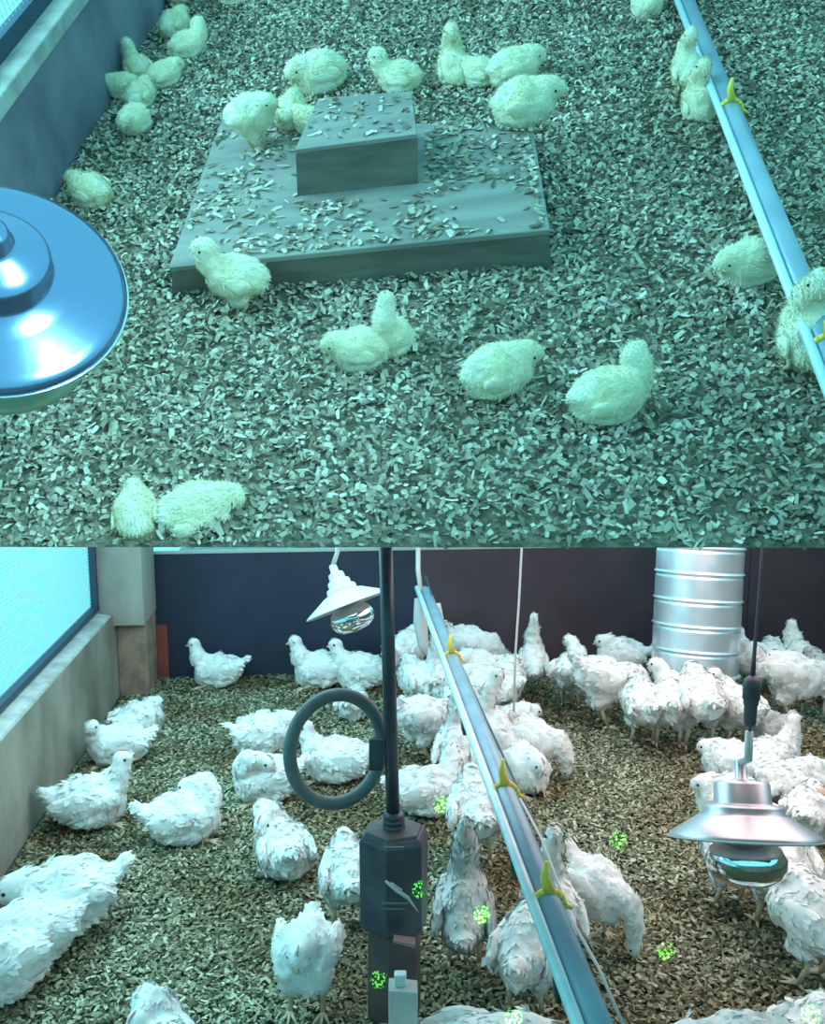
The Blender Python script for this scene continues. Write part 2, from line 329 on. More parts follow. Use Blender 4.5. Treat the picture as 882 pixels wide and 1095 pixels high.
def sampQ(rs, n):
    a2, b2 = .03+rs.rand(n)*.94, .05+rs.rand(n)*.9
    P = (P2c[0]*(1-a2)[:,None]+P2c[1]*a2[:,None])*(1-b2)[:,None] + (P2c[3]*(1-a2)[:,None]+P2c[2]*a2[:,None])*b2[:,None]
    P[:,2] = hp+h2+.0015+rs.rand(len(P))*.002; return P
tag(chips('scattered_shavings', 80, sampQ, .013, .006, M['chips_a'], .3, 9, frame=True), 'few loose shavings lying on the small block', 'shavings')

# ================================================================ PIPES
def clip(p, t, up, r, parent):
    s = t.cross(up).normalized(); mb = MB()
    k = 14; ring = [p + (s*math.cos(a)+up*math.sin(a))*(r*1.12) for a in [math.pi*2*i/k for i in range(k+1)]]
    for i in range(k): mb.tube([ring[i]-t*0, ring[i+1]], r*.24, 6)
    mb.tube([p+up*r*1.1, p+up*r*2.2+s*r*.3, p+up*r*3.3+s*r*.2], [r*.42, r*.34, r*.16], 8)
    mb.tube([p-s*r*1.1, p-s*r*1.7-up*r*.3], [r*.22,r*.14], 6)
    return mb.build('clip', M['yellow'], parent, smooth=True)
def px_on(pa, pb, y):                             # point of a 3-D segment that projects to row y
    a, b = 0.0, 1.0
    fy = lambda t: (lambda q: CY - F*q.dot(UP)/q.dot(FW))(pa.lerp(pb, t)-CAM)
    s = fy(1) > fy(0)
    for _ in range(40):
        m = (a+b)/2
        if (fy(m) < y) == s: a = m
        else: b = m
    return pa.lerp(pb, a)
def waterline(pa, pb, r, rr, up, off, name, label, clips, nip):
    t = (pb-pa).normalized(); up = (up-t*up.dot(t)).normalized(); s = t.cross(up).normalized()
    if s.x > 0: s = -s
    root = empty(name, pa.lerp(pb,.5), label, 'pipe')
    MB().tube([pa, pb], r, 24).build('pipe', M['pipe'], root, smooth=True)
    o_ = s*(r+rr*.75)*off[0] + up*off[1]*r
    MB().tube([pa+o_, pb+o_], rr, 16).build('support_rail', M['rail'], root, smooth=True)
    for y in clips: clip(px_on(pa, pb, y), t, up, r, root)
    for y in nip:
        q = px_on(pa, pb, y); MB().tube([q+s*r*.3, q+s*r*.6-up*r*1.0, q+s*r*.7-up*r*2.0, q+s*r*.7-up*r*2.7], [r*.5, r*.6, r*.42, r*.2], 10).build('nipple', M['darkpl'], root, smooth=True)
    return root
za, zb_ = 1.0, 1.0
d1 = (deck_at(728,0)-CAM).dot(FW)-.10; d2 = (deck_at(890,385)-CAM).dot(FW)-.13
pa = at(733,0,d1); pb = at(889,385,d2); tt = (pb-pa)
waterline(pa-tt*.12, pb+tt*.28, .0165, .0062, nA, (1,.5), 'drinking_line', 'grey-blue water pipe with pale rail crossing the chick pen', (118,372), (335,))
pa = at(457,640,3.9); pb = at(642,1110,1.42)
p_far = pa-(pb-pa)*.04; p_near = pb+(pb-pa)*.15
waterline(p_far, p_near, .027, .0105, Z, (1,.75), 'drinking_line', 'long grey-blue water pipe with yellow clips running over the white hens', (706,850,968), (760,905,1030))

# ================================================================ BIRDS
def ico(c, r, rot=None, sub=3):
    bm = bmesh.new(); bmesh.ops.create_icosphere(bm, subdivisions=sub, radius=1)
    m = Matrix.Translation(Vector(c)) @ (rot.to_4x4() if rot is not None else Matrix.Identity(4)) @ Matrix.Diagonal((*r,1))
    vs_ = [m @ v.co for v in bm.verts]; fs = [tuple(v.index for v in f_.verts) for f_ in bm.faces]; bm.free(); return vs_, fs
def remesh(mb, vox, sm, m, name):
    me = mb.mesh('tmp', m); o = bpy.data.objects.new('tmp', me); C.objects.link(o)
    r = o.modifiers.new('r','REMESH'); r.mode = 'VOXEL'; r.voxel_size = vox
    s_ = o.modifiers.new('s','SMOOTH'); s_.iterations = sm; s_.factor = .6
    dg = bpy.context.evaluated_depsgraph_get(); out = bpy.data.meshes.new_from_object(o.evaluated_get(dg), depsgraph=dg)
    bpy.data.objects.remove(o); out.name = name
    if not out.materials: out.materials.append(m)
    return out
def beziers(p, q, r, n): return [p*(1-t)**2 + q*2*t*(1-t) + r*t*t for t in [i/(n-1) for i in range(n)]]
def add_tufts(me, n, L, W, lift, rs, skip=None, zmin=-9):
    vs_ = [v.co.copy() for v in me.vertices]; fs = [tuple(p.vertices) for p in me.polygons]
    ar = np.array([p.area for p in me.polygons]); ids = rs.choice(len(ar), n, p=ar/ar.sum())
    nv = []; nf = []
    for i in ids:
        p = me.polygons[int(i)]; c = p.center; nn = p.normal
        if skip and skip(c): continue
        if c.z < zmin: continue
        t = Vector((-1, 0, -.30)) + Vector(rs.randn(3))*.30; t = t-nn*t.dot(nn)
        if t.length < .1: continue
        t.normalize(); s = nn.cross(t); l = L*(.6+rs.rand()*.8); w_ = W*(.6+rs.rand()*.7); k = len(vs_)+len(nv); b = c-nn*.001
        li = lift*(.3+rs.rand()*1.2)
        nv += [b-s*w_*.5, b+s*w_*.5, b+t*l*.6+nn*l*li*.7+s*w_*.45, b+t*l*.6+nn*l*li*.7-s*w_*.45, b+t*l+nn*l*li]
        nf += [(k,k+1,k+2,k+3),(k+3,k+2,k+4)]
    out = bpy.data.meshes.new(me.name); out.from_pydata([tuple(v) for v in vs_+nv], [], fs+nf); out.update()
    for m in me.materials: out.materials.append(m)
    out.polygons.foreach_set('use_smooth', [True]*len(out.polygons)); return out
POSE = {'up':((.122,0,.125),(1,0,-.15)), 'tuck':((.118,0,.045),(1,0,-.6)), 'preen':((.025,.062,.088),(-.75,.55,-.5)),
        'feed':((.185,0,-.075),(.45,0,-1)), 'high':((.10,0,.205),(.5,0,.9)), 'left':((.105,.045,.105),(.5,.9,-.2))}
def bird_parts(kind, stance, pose, seed):
    rs = np.random.RandomState(seed); hen = kind == 'hen'; s = 1.0 if hen else .43
    zc = (.185 if stance == 'stand' else .082)
    if not hen and stance == 'stand': zc = .150
    hp_, hd = POSE[pose]; hp_ = Vector(hp_); hd = Vector(hd).normalized()
    if not hen: hp_ = Vector((hp_.x*.84, hp_.y, hp_.z*(.76 if pose == 'high' else .92)))
    pit = {'stand':.16,'sit':.05}[stance]
    if pose == 'feed': pit = -.25
    if pose == 'high': pit = .5
    R = Matrix.Rotation(-pit, 3, 'Y'); bc = Vector((0,0,zc))
    def P(x,y,z): return (bc + R @ Vector((x,y,z)))*s
    def sph(mb, c, r, rot=None): mb.add(*ico(P(*c), [q*s for q in r], R if rot is None else R @ rot))
    mb = MB(); k = 1 if hen else 1.0
    if hen:
        sph(mb, (0,0,0), (.103,.092,.086)); sph(mb, (.055,0,-.008), (.074,.082,.078)); sph(mb, (-.070,0,.010), (.066,.068,.060))
        sph(mb, (-.115,0,.032), (.046,.040,.024), Matrix.Rotation(.5,3,'Y')); sph(mb, (-.142,0,.052), (.034,.026,.013), Matrix.Rotation(.6,3,'Y'))
    else:
        sph(mb, (0,0,0), (.098,.090,.088)); sph(mb, (.048,0,0), (.072,.078,.076)); sph(mb, (-.055,0,.004), (.066,.070,.066)); sph(mb, (-.100,0,.012), (.030,.028,.022))
    if stance == 'stand':
        for y in (-1,1): sph(mb, (-.005,y*.042,-.065), (.042,.032,.050))
    else: mb.add(*ico(Vector((-.005,0,.045))*s, [q*s for q in (.112,.092,.045)]))
    base = Vector((.075,0,.030)); mid = base.lerp(hp_, .5)+Vector((.035 if pose in('up','high','left') else .0,0,.0))
    if pose == 'preen': mid = Vector((.115,.045,.110))
    if pose == 'feed': mid = Vector((.17,0,.045))
    pts = beziers(base, mid, hp_, 9); r0, r1 = (.056,.027) if hen else (.056,.040)
    for i, p in enumerate(pts): t = i/8; r = r0*(1-t)+r1*t; sph(mb, p, (r,r,r))
    hr = .031 if hen else .043
    hR = hd.to_track_quat('X','Z').to_matrix(); hc = bc + R @ hp_
    hD = R @ hd; hRm = hD.to_track_quat('X','Z').to_matrix()
    mb.add(*ico((hc+hD*.008)*s, [hr*1.2*s, hr*.92*s, hr*s], hRm))
    vox = (.0068 if hen else .0082)*s
    me = remesh(mb, vox, 5 if hen else 7, M['hen' if hen else 'chick'], kind+'_body')
    off = Vector((seed*3.7, seed*1.3, 0)); hw = hc*s
    for v in me.vertices:
        c = v.co/s; q = 1.0 if (v.co-hw).length > .05*s else .25
        a = (noise.noise((c+off)*16)*.016 + noise.noise((c+off)*38)*.007) if hen else (noise.noise((c+off)*17)*.009 + noise.noise((c+off)*45)*.004)
        v.co += v.normal*(a*s*q)
        if v.co.z < .003*s: v.co.z = .003*s
    if hen: body = add_tufts(me, 1300, .019, .0125, .13, rs, skip=lambda c: (c-hw).length < .036*s)
    else: body = add_tufts(me, 3800, .011*s, .0035*s, .7, rs, skip=None)
    parts = [('body', body)]
    ms_ = M['hen' if hen else 'chick']
    # wings
    for y in (-1,1):
        wm = MB(); rot = Matrix.Rotation(.16,3,'Y') @ Matrix.Rotation(-y*.10,3,'Z')
        wl_ = (.088,.020,.046) if hen else (.060,.016,.034)
        wc = (-.022,y*.076,.012) if hen else (-.012,y*.078,.006)
        sph(wm, wc, wl_, rot)
        wme = wm.mesh('wing', ms_)
        for v in wme.vertices: v.co += v.normal*(noise.noise((v.co/s+off)*30)*.008*s)
        n_ = 110 if hen else 220
        wme = add_tufts(wme, n_, (.026 if hen else .010)*s, (.017 if hen else .0035)*s, .07 if hen else .5, rs)
        wme.name = 'wing'; parts.append(('wing', wme))
    # beak, eyes, comb
    bk_ = MB(); b0 = (hc+hD*(hr*1.05))*s; b1 = (hc+hD*(hr*1.05+.024))*s - Vector((0,0,.004*s))
    bk_.tube([b0-hD*.004*s, b0.lerp(b1,.5), b1], [.0095*s,.0065*s,.0012*s], 8); parts.append(('beak', bk_.mesh('beak', M['beak'], True)))
    side = hRm @ Vector((0,1,0)); hup = hRm @ Vector((0,0,1))
    for y in (-1,1):
        em = MB(); em.add(*ico((hc+hD*.016+side*y*hr*.86+hup*.006)*s, [.0052*s]*3, None, 2)); parts.append(('eye', em.mesh('eye', M['eye'], True)))
    if hen:
        cm = MB(); pts = [(hc+hD*(.030-.012*i)+hup*(hr*.93+.004*math.sin(i*1.2)))*s for i in range(4)]
        cm.tube(pts, [.0015,.003,.003,.0015], 6); parts.append(('comb', cm.mesh('comb', M['comb'], True)))
    # legs
    for y in (-1,1):
        lm = MB(); ll = s
        if stance == 'stand':
            hip = Vector((-.005,y*.042,zc-.085)); ank = Vector((.004,y*.046,.014)); kn = Vector((-.022,y*.045,(zc-.085)*.62+.01))
            lr = .0075 if hen else .0085
            lm.tube([hip*s, kn*s, ank*s], [lr*1.4*s, lr*1.05*s, lr*s], 8)
        else:
            ank = Vector((.085,y*.05,.012)); lr = .0075
            lm.tube([Vector((.03,y*.05,.03))*s, ank*s], [lr*s,lr*s], 8)
        fm = MB()
        for an in (-.55,0,.55,math.pi):
            L_ = .048 if an != math.pi else .022; dr = Vector((math.cos(an),math.sin(an),0))
            fm.tube([ank*s, (ank+dr*L_*.55-Vector((0,0,.005)))*s, (ank+dr*L_-Vector((0,0,.009)))*s], [lr*.75*s,lr*.6*s,lr*.25*s], 6)
        parts.append(('leg', lm.mesh('leg', M['skin'], True))); parts.append(('foot', fm.mesh('foot', M['skin'], True)))
    return parts
LIB = {}
def bird(kind, stance, pose, seed, loc, rot, sc, label, cat, group, grey=False):
    key = (kind, stance, pose, seed)
    if key not in LIB: LIB[key] = bird_parts(*key)
    root = empty(kind, loc, label, cat, group, rot); root.matrix_basis = root.matrix_basis @ Matrix.Diagonal((*sc,1))
    for nm, me in LIB[key]:
        m2 = me
        o = bpy.data.objects.new(nm, m2); C.objects.link(o); o.parent = last if nm == 'foot' else root
        last = o
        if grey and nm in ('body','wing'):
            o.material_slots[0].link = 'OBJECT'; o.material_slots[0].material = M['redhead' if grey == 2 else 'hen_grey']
    return root
CHICKS = [  # px, py of the ground point under the body, heading, stance, pose, scale, on height, label
 (262,336,178,'stand','up',1.0,0,'standing chick facing left in front of the wide platform'),
 (386,404,185,'sit','tuck',.88,0,'round chick lying beside an upright one, leftmost of the three front resting spots'),
 (420,388,250,'sit','high',.78,0,'slim chick stretching its head up beside a round lying chick'),
 (534,432,15,'sit','tuck',1.02,0,'chick resting on the bare shavings, middle of the front row of resting chicks'),
 (652,460,5,'sit','left',1.02,0,'chick lying with head up, rightmost of the front row below the platform'),
 (274,160,350,'stand','tuck',.98,'p','round-backed chick standing on the left rear corner of the platform'),
 (312,142,80,'sit','tuck',.82,'p','chick squeezed between the small block and the round-backed chick'),
 (343,104,210,'sit','tuck',1.2,0,'large fluffy chick lying behind the small block'),
 (332,150,150,'sit','tuck',.72,'p','small chick pressed against the left side of the small block'),
 (428,105,175,'sit','up',.95,0,'chick with raised head facing left just behind the small block'),
 (487,95,100,'sit','high',.95,0,'chick with head held highest in the huddle behind the platform'),
 (514,98,160,'sit','tuck',.85,0,'middle chick of the huddle behind the platform'),
 (550,98,10,'sit','tuck',1.1,0,'rightmost chick of the huddle behind the platform'),
 (562,140,0,'sit','tuck',1.15,'p','chick lying on the right rear corner of the platform'),
 (144,148,260,'sit','tuck',.84,0,'nearest chick of the pile huddled against the concrete wall'),
 (150,122,70,'sit','tuck',.84,0,'chick in the middle of the pile huddled against the wall'),
 (176,99,30,'sit','tuck',.84,0,'chick on the right side of the pile huddled against the wall'),
 (148,92,120,'sit','up',.86,0,'chick at the far end of the pile against the wall'),
 (132,110,190,'sit','tuck',.80,0,'chick pushed right against the wall on the left of the pile'),
 (187,44,60,'sit','tuck',.9,0,'chick sitting by the wall behind a chick facing right'),
 (202,67,5,'sit','left',.9,0,'chick facing right, just beyond the pile by the wall'),
 (192,8,90,'sit','tuck',.9,0,'farthest chick along the wall, cut by the top edge'),
 (252,10,10,'sit','tuck',.9,0,'pale chick at the top edge, a little right of the wall'),
 (98,228,150,'sit','tuck',.92,0,'chick half hidden behind the big blue reflector lamp'),
 (693,24,270,'sit','tuck',.88,0,'chick at the top edge beside the water pipe'),
 (733,104,100,'stand','high',.80,0,'upper of two chicks drinking behind the pipe near the top clip'),
 (749,134,100,'sit','high',.86,0,'lower of two chicks drinking behind the pipe near the top clip'),
 (803,314,200,'sit','tuck',.96,0,'plump chick beside the dark nipple of the water pipe'),
 (856,404,95,'stand','high',1.0,0,'greyish chick reaching up behind the pipe at the right edge'),
 (146,586,100,'sit','tuck',.80,-.012,'tall chick of the pair cut off at the near edge'),
 (212,596,10,'sit','tuck',1.08,-.030,'low flat chick of the pair cut off at the near edge'),
]
for i, (px, py, hd, st, po, sc, on, lab) in enumerate(CHICKS):
    h_ = hp if on == 'p' else (on if on else .010)
    if st == 'sit' and on != 'p' and not on: h_ = .008
    if on == 'p': h_ = hp+.001
    p = deck_at(px, py, h_) + dA*(.030 if st == 'sit' else .012)
    rot = RA @ Matrix.Rotation(math.radians(hd), 3, 'Z')
    if i >= 29: p = A(inA(p)[0], dedge(inA(p)[0])+.037*sc+.012, h_)
    k = sc*.92
    gr = 'chicks in the brooder pen'
    bird('chick', st, po, 1+(i%2), p, rot, (k,k,k), lab, 'chick', gr, False)
HENS = [  # px, py ground, heading, stance, pose, scale, grey, label
 (232,738,182,'sit','up',.93,0,'lone hen sitting in front of the dark back panel, facing left'),
 (113,822,195,'sit','left',.92,0,'nearer hen of the pair sitting by the concrete wall'),
 (146,795,60,'sit','tuck',.92,0,'farther hen of the pair sitting by the concrete wall'),
 (92,890,15,'sit','up',.98,0,'hen beside the left wall looking right, alone'),
 (194,907,12,'sit','preen',.98,0,'rounded hen lying alone on open litter between wall and hose ring'),
 (282,812,20,'sit','tuck',.98,0,'hen with pointed tail to the left, just left of the hose ring'),
 (285,862,200,'sit','preen',.95,0,'nearer hen of the two touching the left side of the hose ring'),
 (360,840,180,'sit','up',.98,0,'hen framed inside the hanging hose ring'),
 (302,943,110,'sit','preen',.92,0,'hen lying on the litter in the middle, below the hose ring, tufts raised'),
 (62,1005,205,'sit','tuck',1.15,0,'farthest hen of the group in the lower left corner, tail raised'),
 (22,1045,215,'sit','tuck',1.0,0,'middle hen of the group in the lower left corner'),
 (-8,1082,230,'sit','tuck',.95,0,'nearest hen of the lower left group, cut by the frame'),
 (172,1178,100,'sit','preen',.88,0,'hen rising into the bottom edge at the left, only its back showing'),
 (328,1086,268,'stand','tuck',.88,0,'hen standing and facing the viewer left of the dark housing'),
 (372,992,100,'stand','tuck',.85,0,'hen half hidden behind the left side of the dark housing'),
 (384,1188,20,'sit','tuck',.80,0,'hen at the bottom edge beside the small grey post'),
 (343,738,190,'sit','up',1.02,0,'hen looking left under the tilted far lamp'),
 (386,740,185,'sit','up',1.0,0,'hen looking left between the far lamp and the dark pole'),
 (378,772,80,'sit','tuck',.80,0,'small hen seen through the top of the hose ring'),
 (436,735,60,'stand','tuck',.98,0,'hen directly behind the dark pole near the back panel'),
 (452,812,30,'stand','feed',.95,0,'hen pecking just right of the dark pole, above the lying hen'),
 (458,876,10,'sit','left',.98,0,'hen lying right of the pole, beside the pipe'),
 (503,728,-10,'stand','feed',.95,0,'hen pecking by the back panel right of the far end of the pipe'),
 (538,730,90,'sit','tuck',.88,1,'hen in the shade by the back panel, shade painted grey'),
 (569,742,85,'stand','high',.84,0,'hen with stretched neck standing by the hanging cord'),
 (470,770,100,'stand','high',.95,0,'hen drinking left of the far end of the pipe'),
 (492,792,110,'stand','tuck',.95,0,'hen crossed by the pipe, second row from the back'),
 (520,778,170,'stand','tuck',.95,0,'hen right of the pipe, just behind the cord foot'),
 (548,800,20,'sit','tuck',.95,0,'hen sitting at the foot of the hanging cord'),
 (528,825,150,'stand','high',.92,0,'hen drinking right of the middle of the pipe'),
 (560,850,300,'sit','tuck',.95,0,'hen beside the middle yellow clip, on its right'),
 (488,845,80,'stand','high',.92,0,'hen drinking left of the middle of the pipe'),
 (508,925,95,'stand','tuck',1.02,0,'hen standing with visible legs left of the middle clip'),
 (496,1033,85,'stand','high',.85,1,'grey hen stretching its neck right of the dark housing'),
 (588,1030,95,'stand','high',.86,0,'hen stretching its neck up behind the nearest yellow clip'),
 (638,1005,310,'stand','feed',.78,0,'hen bending down right of the nearest yellow clip'),
 (562,1085,70,'stand','tuck',.92,0,'hen left of the pipe close to the bottom edge'),
 (522,1205,5,'sit','tuck',1.2,0,'large hen lying along the bottom edge left of the pipe'),
 (447,768,120,'stand','tuck',.92,0,'hen between the pole and the far end of the pipe, behind the pecking hen'),
 (512,752,200,'stand','tuck',.92,0,'hen right of the pipe and below the hen pecking by the back panel'),
 (572,828,330,'stand','feed',.80,0,'hen pecking at bare litter on the right fringe of the pipe flock'),
 (540,768,60,'stand','tuck',.90,0,'hen behind the hanging cord, left of the hen with stretched neck'),
 (610,756,60,'stand','left',.95,0,'hen looking back at the left end of the feeder row'),
 (645,776,8,'stand','feed',1.12,0,'long-bodied hen pecking toward the feeder from the left'),
 (664,738,170,'stand','tuck',.92,0,'hen behind the long-bodied hen, left of the feeder'),
 (686,796,95,'stand','tuck',1.0,0,'hen seen from behind in front of the feeder, leftmost of the four'),
 (714,799,80,'stand','left',1.0,0,'hen with head raised to the feeder rim, pinkish wing'),
 (746,801,92,'stand','tuck',1.16,0,'hen seen squarely from behind in front of the feeder centre'),
 (784,797,115,'stand','left',.96,0,'hen in front of the feeder, rightmost of the four'),
 (806,742,180,'stand','up',.88,0,'hen peeping out behind the right side of the feeder'),
 (842,770,350,'stand','feed',1.12,0,'large hen pecking right of the dark connector'),
 (824,738,80,'stand','tuck',.88,0,'hen in the far row behind the dark connector'),
 (852,738,95,'stand','up',.85,0,'hen in the far right row, in front of the plum panel'),
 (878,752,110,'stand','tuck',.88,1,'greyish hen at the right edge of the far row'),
 (828,800,200,'sit','tuck',.78,1,'small hen, shade painted grey, just right of the dark connector foot'),
 (790,845,150,'sit','tuck',.92,0,'hen behind the near lamp, to the left of its stem'),
 (832,836,30,'sit','up',.95,0,'hen behind the near lamp with head raised to the right'),
 (788,885,170,'sit','tuck',.92,0,'hen hidden mostly by the brim of the near lamp'),
 (856,868,10,'sit','tuck',.98,0,'hen right of the stem of the near lamp'),
 (872,900,60,'sit','tuck',.95,0,'hen at the right edge level with the lamp brim'),
 (900,898,200,'sit','tuck',.85,2,'reddish brown bird at the right edge level with the lamp brim'),
 (778,968,100,'stand','tuck',.88,0,'left hen of the two under the near lamp'),
 (828,992,80,'stand','tuck',1.10,0,'right hen of the two under the near lamp'),
 (866,1052,120,'stand','tuck',.96,0,'hen cut by the right edge below the near lamp'),
 (800,1212,175,'sit','tuck',1.2,0,'hen lying along the bottom edge at the right'),
 (896,1170,30,'sit','tuck',1.0,0,'hen in the lower right corner'),
]
for i, (px, py, hd, st, po, sc, gy, lab) in enumerate(HENS):
    p = floor_at(px, py, .008)+ub*(.055 if st == 'sit' else .0)
    p += wb*max(0, .12*sc+.06*abs(math.cos(math.radians(hd+5)))-inB(p)[1])
    rot = Matrix.Rotation(math.radians(hd), 3, 'Z'); k = sc*.95
    tilt = Matrix.Identity(3)
    bird('hen', st, po, 1+(i%3 if po == 'tuck' else i%2), p, rot, (k,k*(1+.04*math.sin(i)),k*(1.08+.05*math.cos(i*2.3))), lab, 'hen', 'hens in the hen house', gy)

# ================================================================ FEEDER
zf = 4.2; fc = at(742, 720, zf); rf = 45.5/F*zf
fd = empty('tube_feeder', (fc.x,fc.y,0), 'tall ribbed galvanised tube feeder over a dark pan, hens around', 'feeder')
ax = (at(751,560,zf+.0)-at(743,720,zf)).normalized()
prof = [(rf*.97,0)]; y = 0; Ht = (720-545)/F*zf
ribs = [(720-q)/F*zf for q in (693,667,640,612,585)]
z = 0
while z < Ht:
    b = sum(math.exp(-((z-r)/.0045)**2) for r in ribs)-.55*sum(math.exp(-((z-r+.011)/.006)**2) for r in ribs)
    prof.append((rf*(.985+.02*z)+.007*b, z)); z += .0025
prof = [(rf*1.03,.0),(rf*1.04,.006),(rf*1.0,.014)]+prof[6:]
MB().lathe(prof, 64, fc, ax).build('drum', M['galv'], fd, smooth=True)
MB().lathe([(rf*.9,.0),(rf*.95,Ht*.9),(0,Ht*.9)], 48, fc, ax).build('drum_liner', M['darkpl'], fd, smooth=True)
pc = Vector((fc.x,fc.y,.05))
MB().lathe([(0,0),(rf*1.05,0),(rf*1.22,.02),(rf*1.28,.055),(rf*1.25,.055),(rf*1.17,.022),(rf*.6,.02),(0,.05)], 48, pc).build('feed_pan', M['darkpl2'], fd, smooth=True)
for k in range(4):
    a = k*math.pi/2+.4; MB().tube([fc+Vector((math.cos(a)*rf*.93,math.sin(a)*rf*.93,.03)), pc+Vector((math.cos(a)*rf*.8,math.sin(a)*rf*.8,.02))], .006, 6).build('bracket', M['galv'], fd)
MB().tube([(fc.x,fc.y,.0),(fc.x,fc.y,.07)], [rf*.5,rf*.35], 20).build('pan_foot', M['darkpl'], fd, smooth=True)

# ================================================================ LAMPS
def lamp(name, c, axis, R, label, metal, rim, bulbm, cord, big=False, collar=False):
    axis = Vector(axis).normalized(); q = axis.to_track_quat('Z','Y').to_matrix()
    root = empty(name, c, label, 'lamp', rot=q)
    if big: prof = [(.0,.62),(.10,.62),(.14,.60),(.16,.50),(.20,.47),(.27,.44),(.34,.405),(.41,.365),(.43,.34),(.43,.20),(.46,.17),(.62,.105),(.88,.052),(.94,.028),(1.0,-.008),(1.0,-.05),(.97,-.05)]
    elif collar: prof = [(.0,1.0),(.06,1.0),(.07,.98),(.08,.74),(.12,.72),(.33,.70),(.37,.67),(.38,.42),(.40,.40),(.52,.38),(.54,.35),(.54,.28),(.60,.25),(.80,.12),(.97,.02),(1.0,-.02),(1.0,-.05),(.97,-.05)]
    else: prof = [(.0,.98),(.07,.98),(.09,.95),(.10,.80),(.17,.77),(.19,.72),(.19,.62),(.24,.60),(.27,.56),(.27,.46),(.33,.44),(.36,.38),(.36,.31),(.46,.28),(.62,.19),(.82,.08),(.97,.0),(1.0,-.02),(1.0,-.05),(.97,-.05)]
    prof = [(r*R, z*R) for r, z in prof]
    inner = [(r*.965, z-.012*R) for r, z in reversed(prof[:-1]) if r > .1*R]
    rf_ = MB().lathe(prof+inner, 64, c, axis).build('reflector', metal, root, smooth=True)
    MB().lathe([(R*.985,-.052*R),(R*1.0,-.03*R),(R*1.018,-.034*R),(R*1.018,-.05*R),(R*.985,-.056*R)], 64, c, axis).build('rim', rim, rf_, smooth=True)
    if not big: b = [(.17,.22),(.19,.05),(.32,-.04),(.46,-.16),(.53,-.30),(.52,-.42),(.45,-.54),(.30,-.63),(.0,-.67)]
    else: b = [(.2,.2),(.4,.05),(.6,-.15),(.76,-.35),(.79,-.55),(.76,-.72),(.60,-.86),(.3,-.94),(0,-.96)]
    bo = MB().lathe([(r*R,z*R) for r,z in b], 48, c, axis).build('bulb', bulbm, root, smooth=True)
    MB().lathe([(.0,.2*R),(.15*R,.2*R),(.16*R,.05*R),(.0,.04*R)], 24, c, axis).build('socket', M['darkpl'], bo, smooth=True)
    top = c + axis*(.97 if not big else .60)*R
    MB().tube([top-axis*.02*R]+cord, .055*R if not big else .05*R, 10).build('stem', M['whitelamp'], root, smooth=True)
    return root
# far lamp, tilted
z1 = 3.1; c1 = at(371, 646, z1); ax1 = (UP*.93 + RT*-.36 + FW*.10)
R1 = 46/F*z1
lamp('heat_lamp', c1, ax1, R1, 'tilted pale brooder lamp with mirrored bulb hanging before the back panel', M['whitelamp'], M['whitelamp'], M['mirror'], [at(361,590,z1),at(362,455,z1)])
z2 = 1.95; c2 = at(796, 893, z2); R2 = 79/F*z2
l2 = lamp('heat_lamp', c2, (UP*.965 - FW*.10*0 + FW*.26 + RT*.03), R2, 'near pale brooder lamp with wide brim and mirrored bulb over the hens', M['alu'], M['whitelamp'], M['mirror'], [at(800,812,z2), at(801,782,z2)], collar=True)
ck = empty('connector', at(804,745,z2), 'dark cylindrical cable connector hanging on its cord above the near lamp', 'connector')
MB().lathe([(0,-.056),(.010,-.056),(.013,-.05),(.0135,-.012),(.0155,-.01),(.0155,.0),(.018,.002),(.018,.030),(.016,.042),(.008,.05),(.0,.05)], 24, at(803,748,z2), Z).build('connector_body', M['darkpl'], ck, smooth=True)
MB().tube([at(802,772,z2),at(801,790,z2)], .0035, 8).build('lower_cord', M['darkpl'], ck, smooth=True)
MB().tube([at(804,730,z2),at(806,705,z2),at(811,640,z2),at(815,585,z2),at(817,498,z2)], [.006,.0045,.003,.003,.003], 8).build('cord', M['wire'], ck, smooth=True)
# near blue reflector in the chick pen
zc_ = .92; c3 = at(-8, 303, zc_); R3 = 138/F*zc_
lamp('heat_lamp', c3, RT*.30+UP*.40-FW*.80, R3, 'big blue metal reflector lamp at the left edge above the chicks', M['alu_blue'], M['alu_rim'], M['greenglass'], [c3+UP*.16-FW*.10,c3+UP*.5-FW*.12-RT*.05,c3+UP*1.0-FW*.12-RT*.1], big=True)

# ================================================================ POLE, HOUSING, RING
zp = 2.12
pole = empty('pole_with_housing', floor_at(421,1022), 'dark pole ending in a hexagonal dark plastic housing on the litter', 'drinker')
MB().tube([at(409.5,490,zp),at(420.5,882,zp)], 7.3/F*zp, 16).build('pole', M['pole'], pole, smooth=True)
MB().lathe([(.024,-.004),(.026,.0),(.026,.006),(.022,.009),(.025,.013),(.025,.019),(.021,.022),(.024,.026),(.022,.034),(.013,.036)], 24, at(421,884,zp), Z).build('collar', M['pole'], pole, smooth=True)
hb = at(421,888,zp); fb = floor_at(421,1022); sc_ = zp/F
dn = Vector((0,0,-1)); hx = lambda r, z, dx=0: [hb + Vector((math.cos(a)*r+dx, math.sin(a)*r*.85+.0, z)) for a in [math.pi/3*k+.35 for k in range(6)]]
def prism(rings):
    mb = MB(); vs_ = [v for r in rings for v in r]; n = 6
    fs = [(i*n+k, i*n+(k+1)%n, (i+1)*n+(k+1)%n, (i+1)*n+k) for i in range(len(rings)-1) for k in range(n)]
    fs += [tuple(range(n-1,-1,-1)), tuple((len(rings)-1)*n+k for k in range(n))]; return mb.add(vs_, fs)
zz = hb.z; r_ = 39*sc_
body_bot = -.235
prism([hx(r_*.80,body_bot), hx(r_*1.0,body_bot+.012), hx(r_*1.0,-.014), hx(r_*.88,.0)]).build('housing', M['darkpl'], pole, bevel=.003)
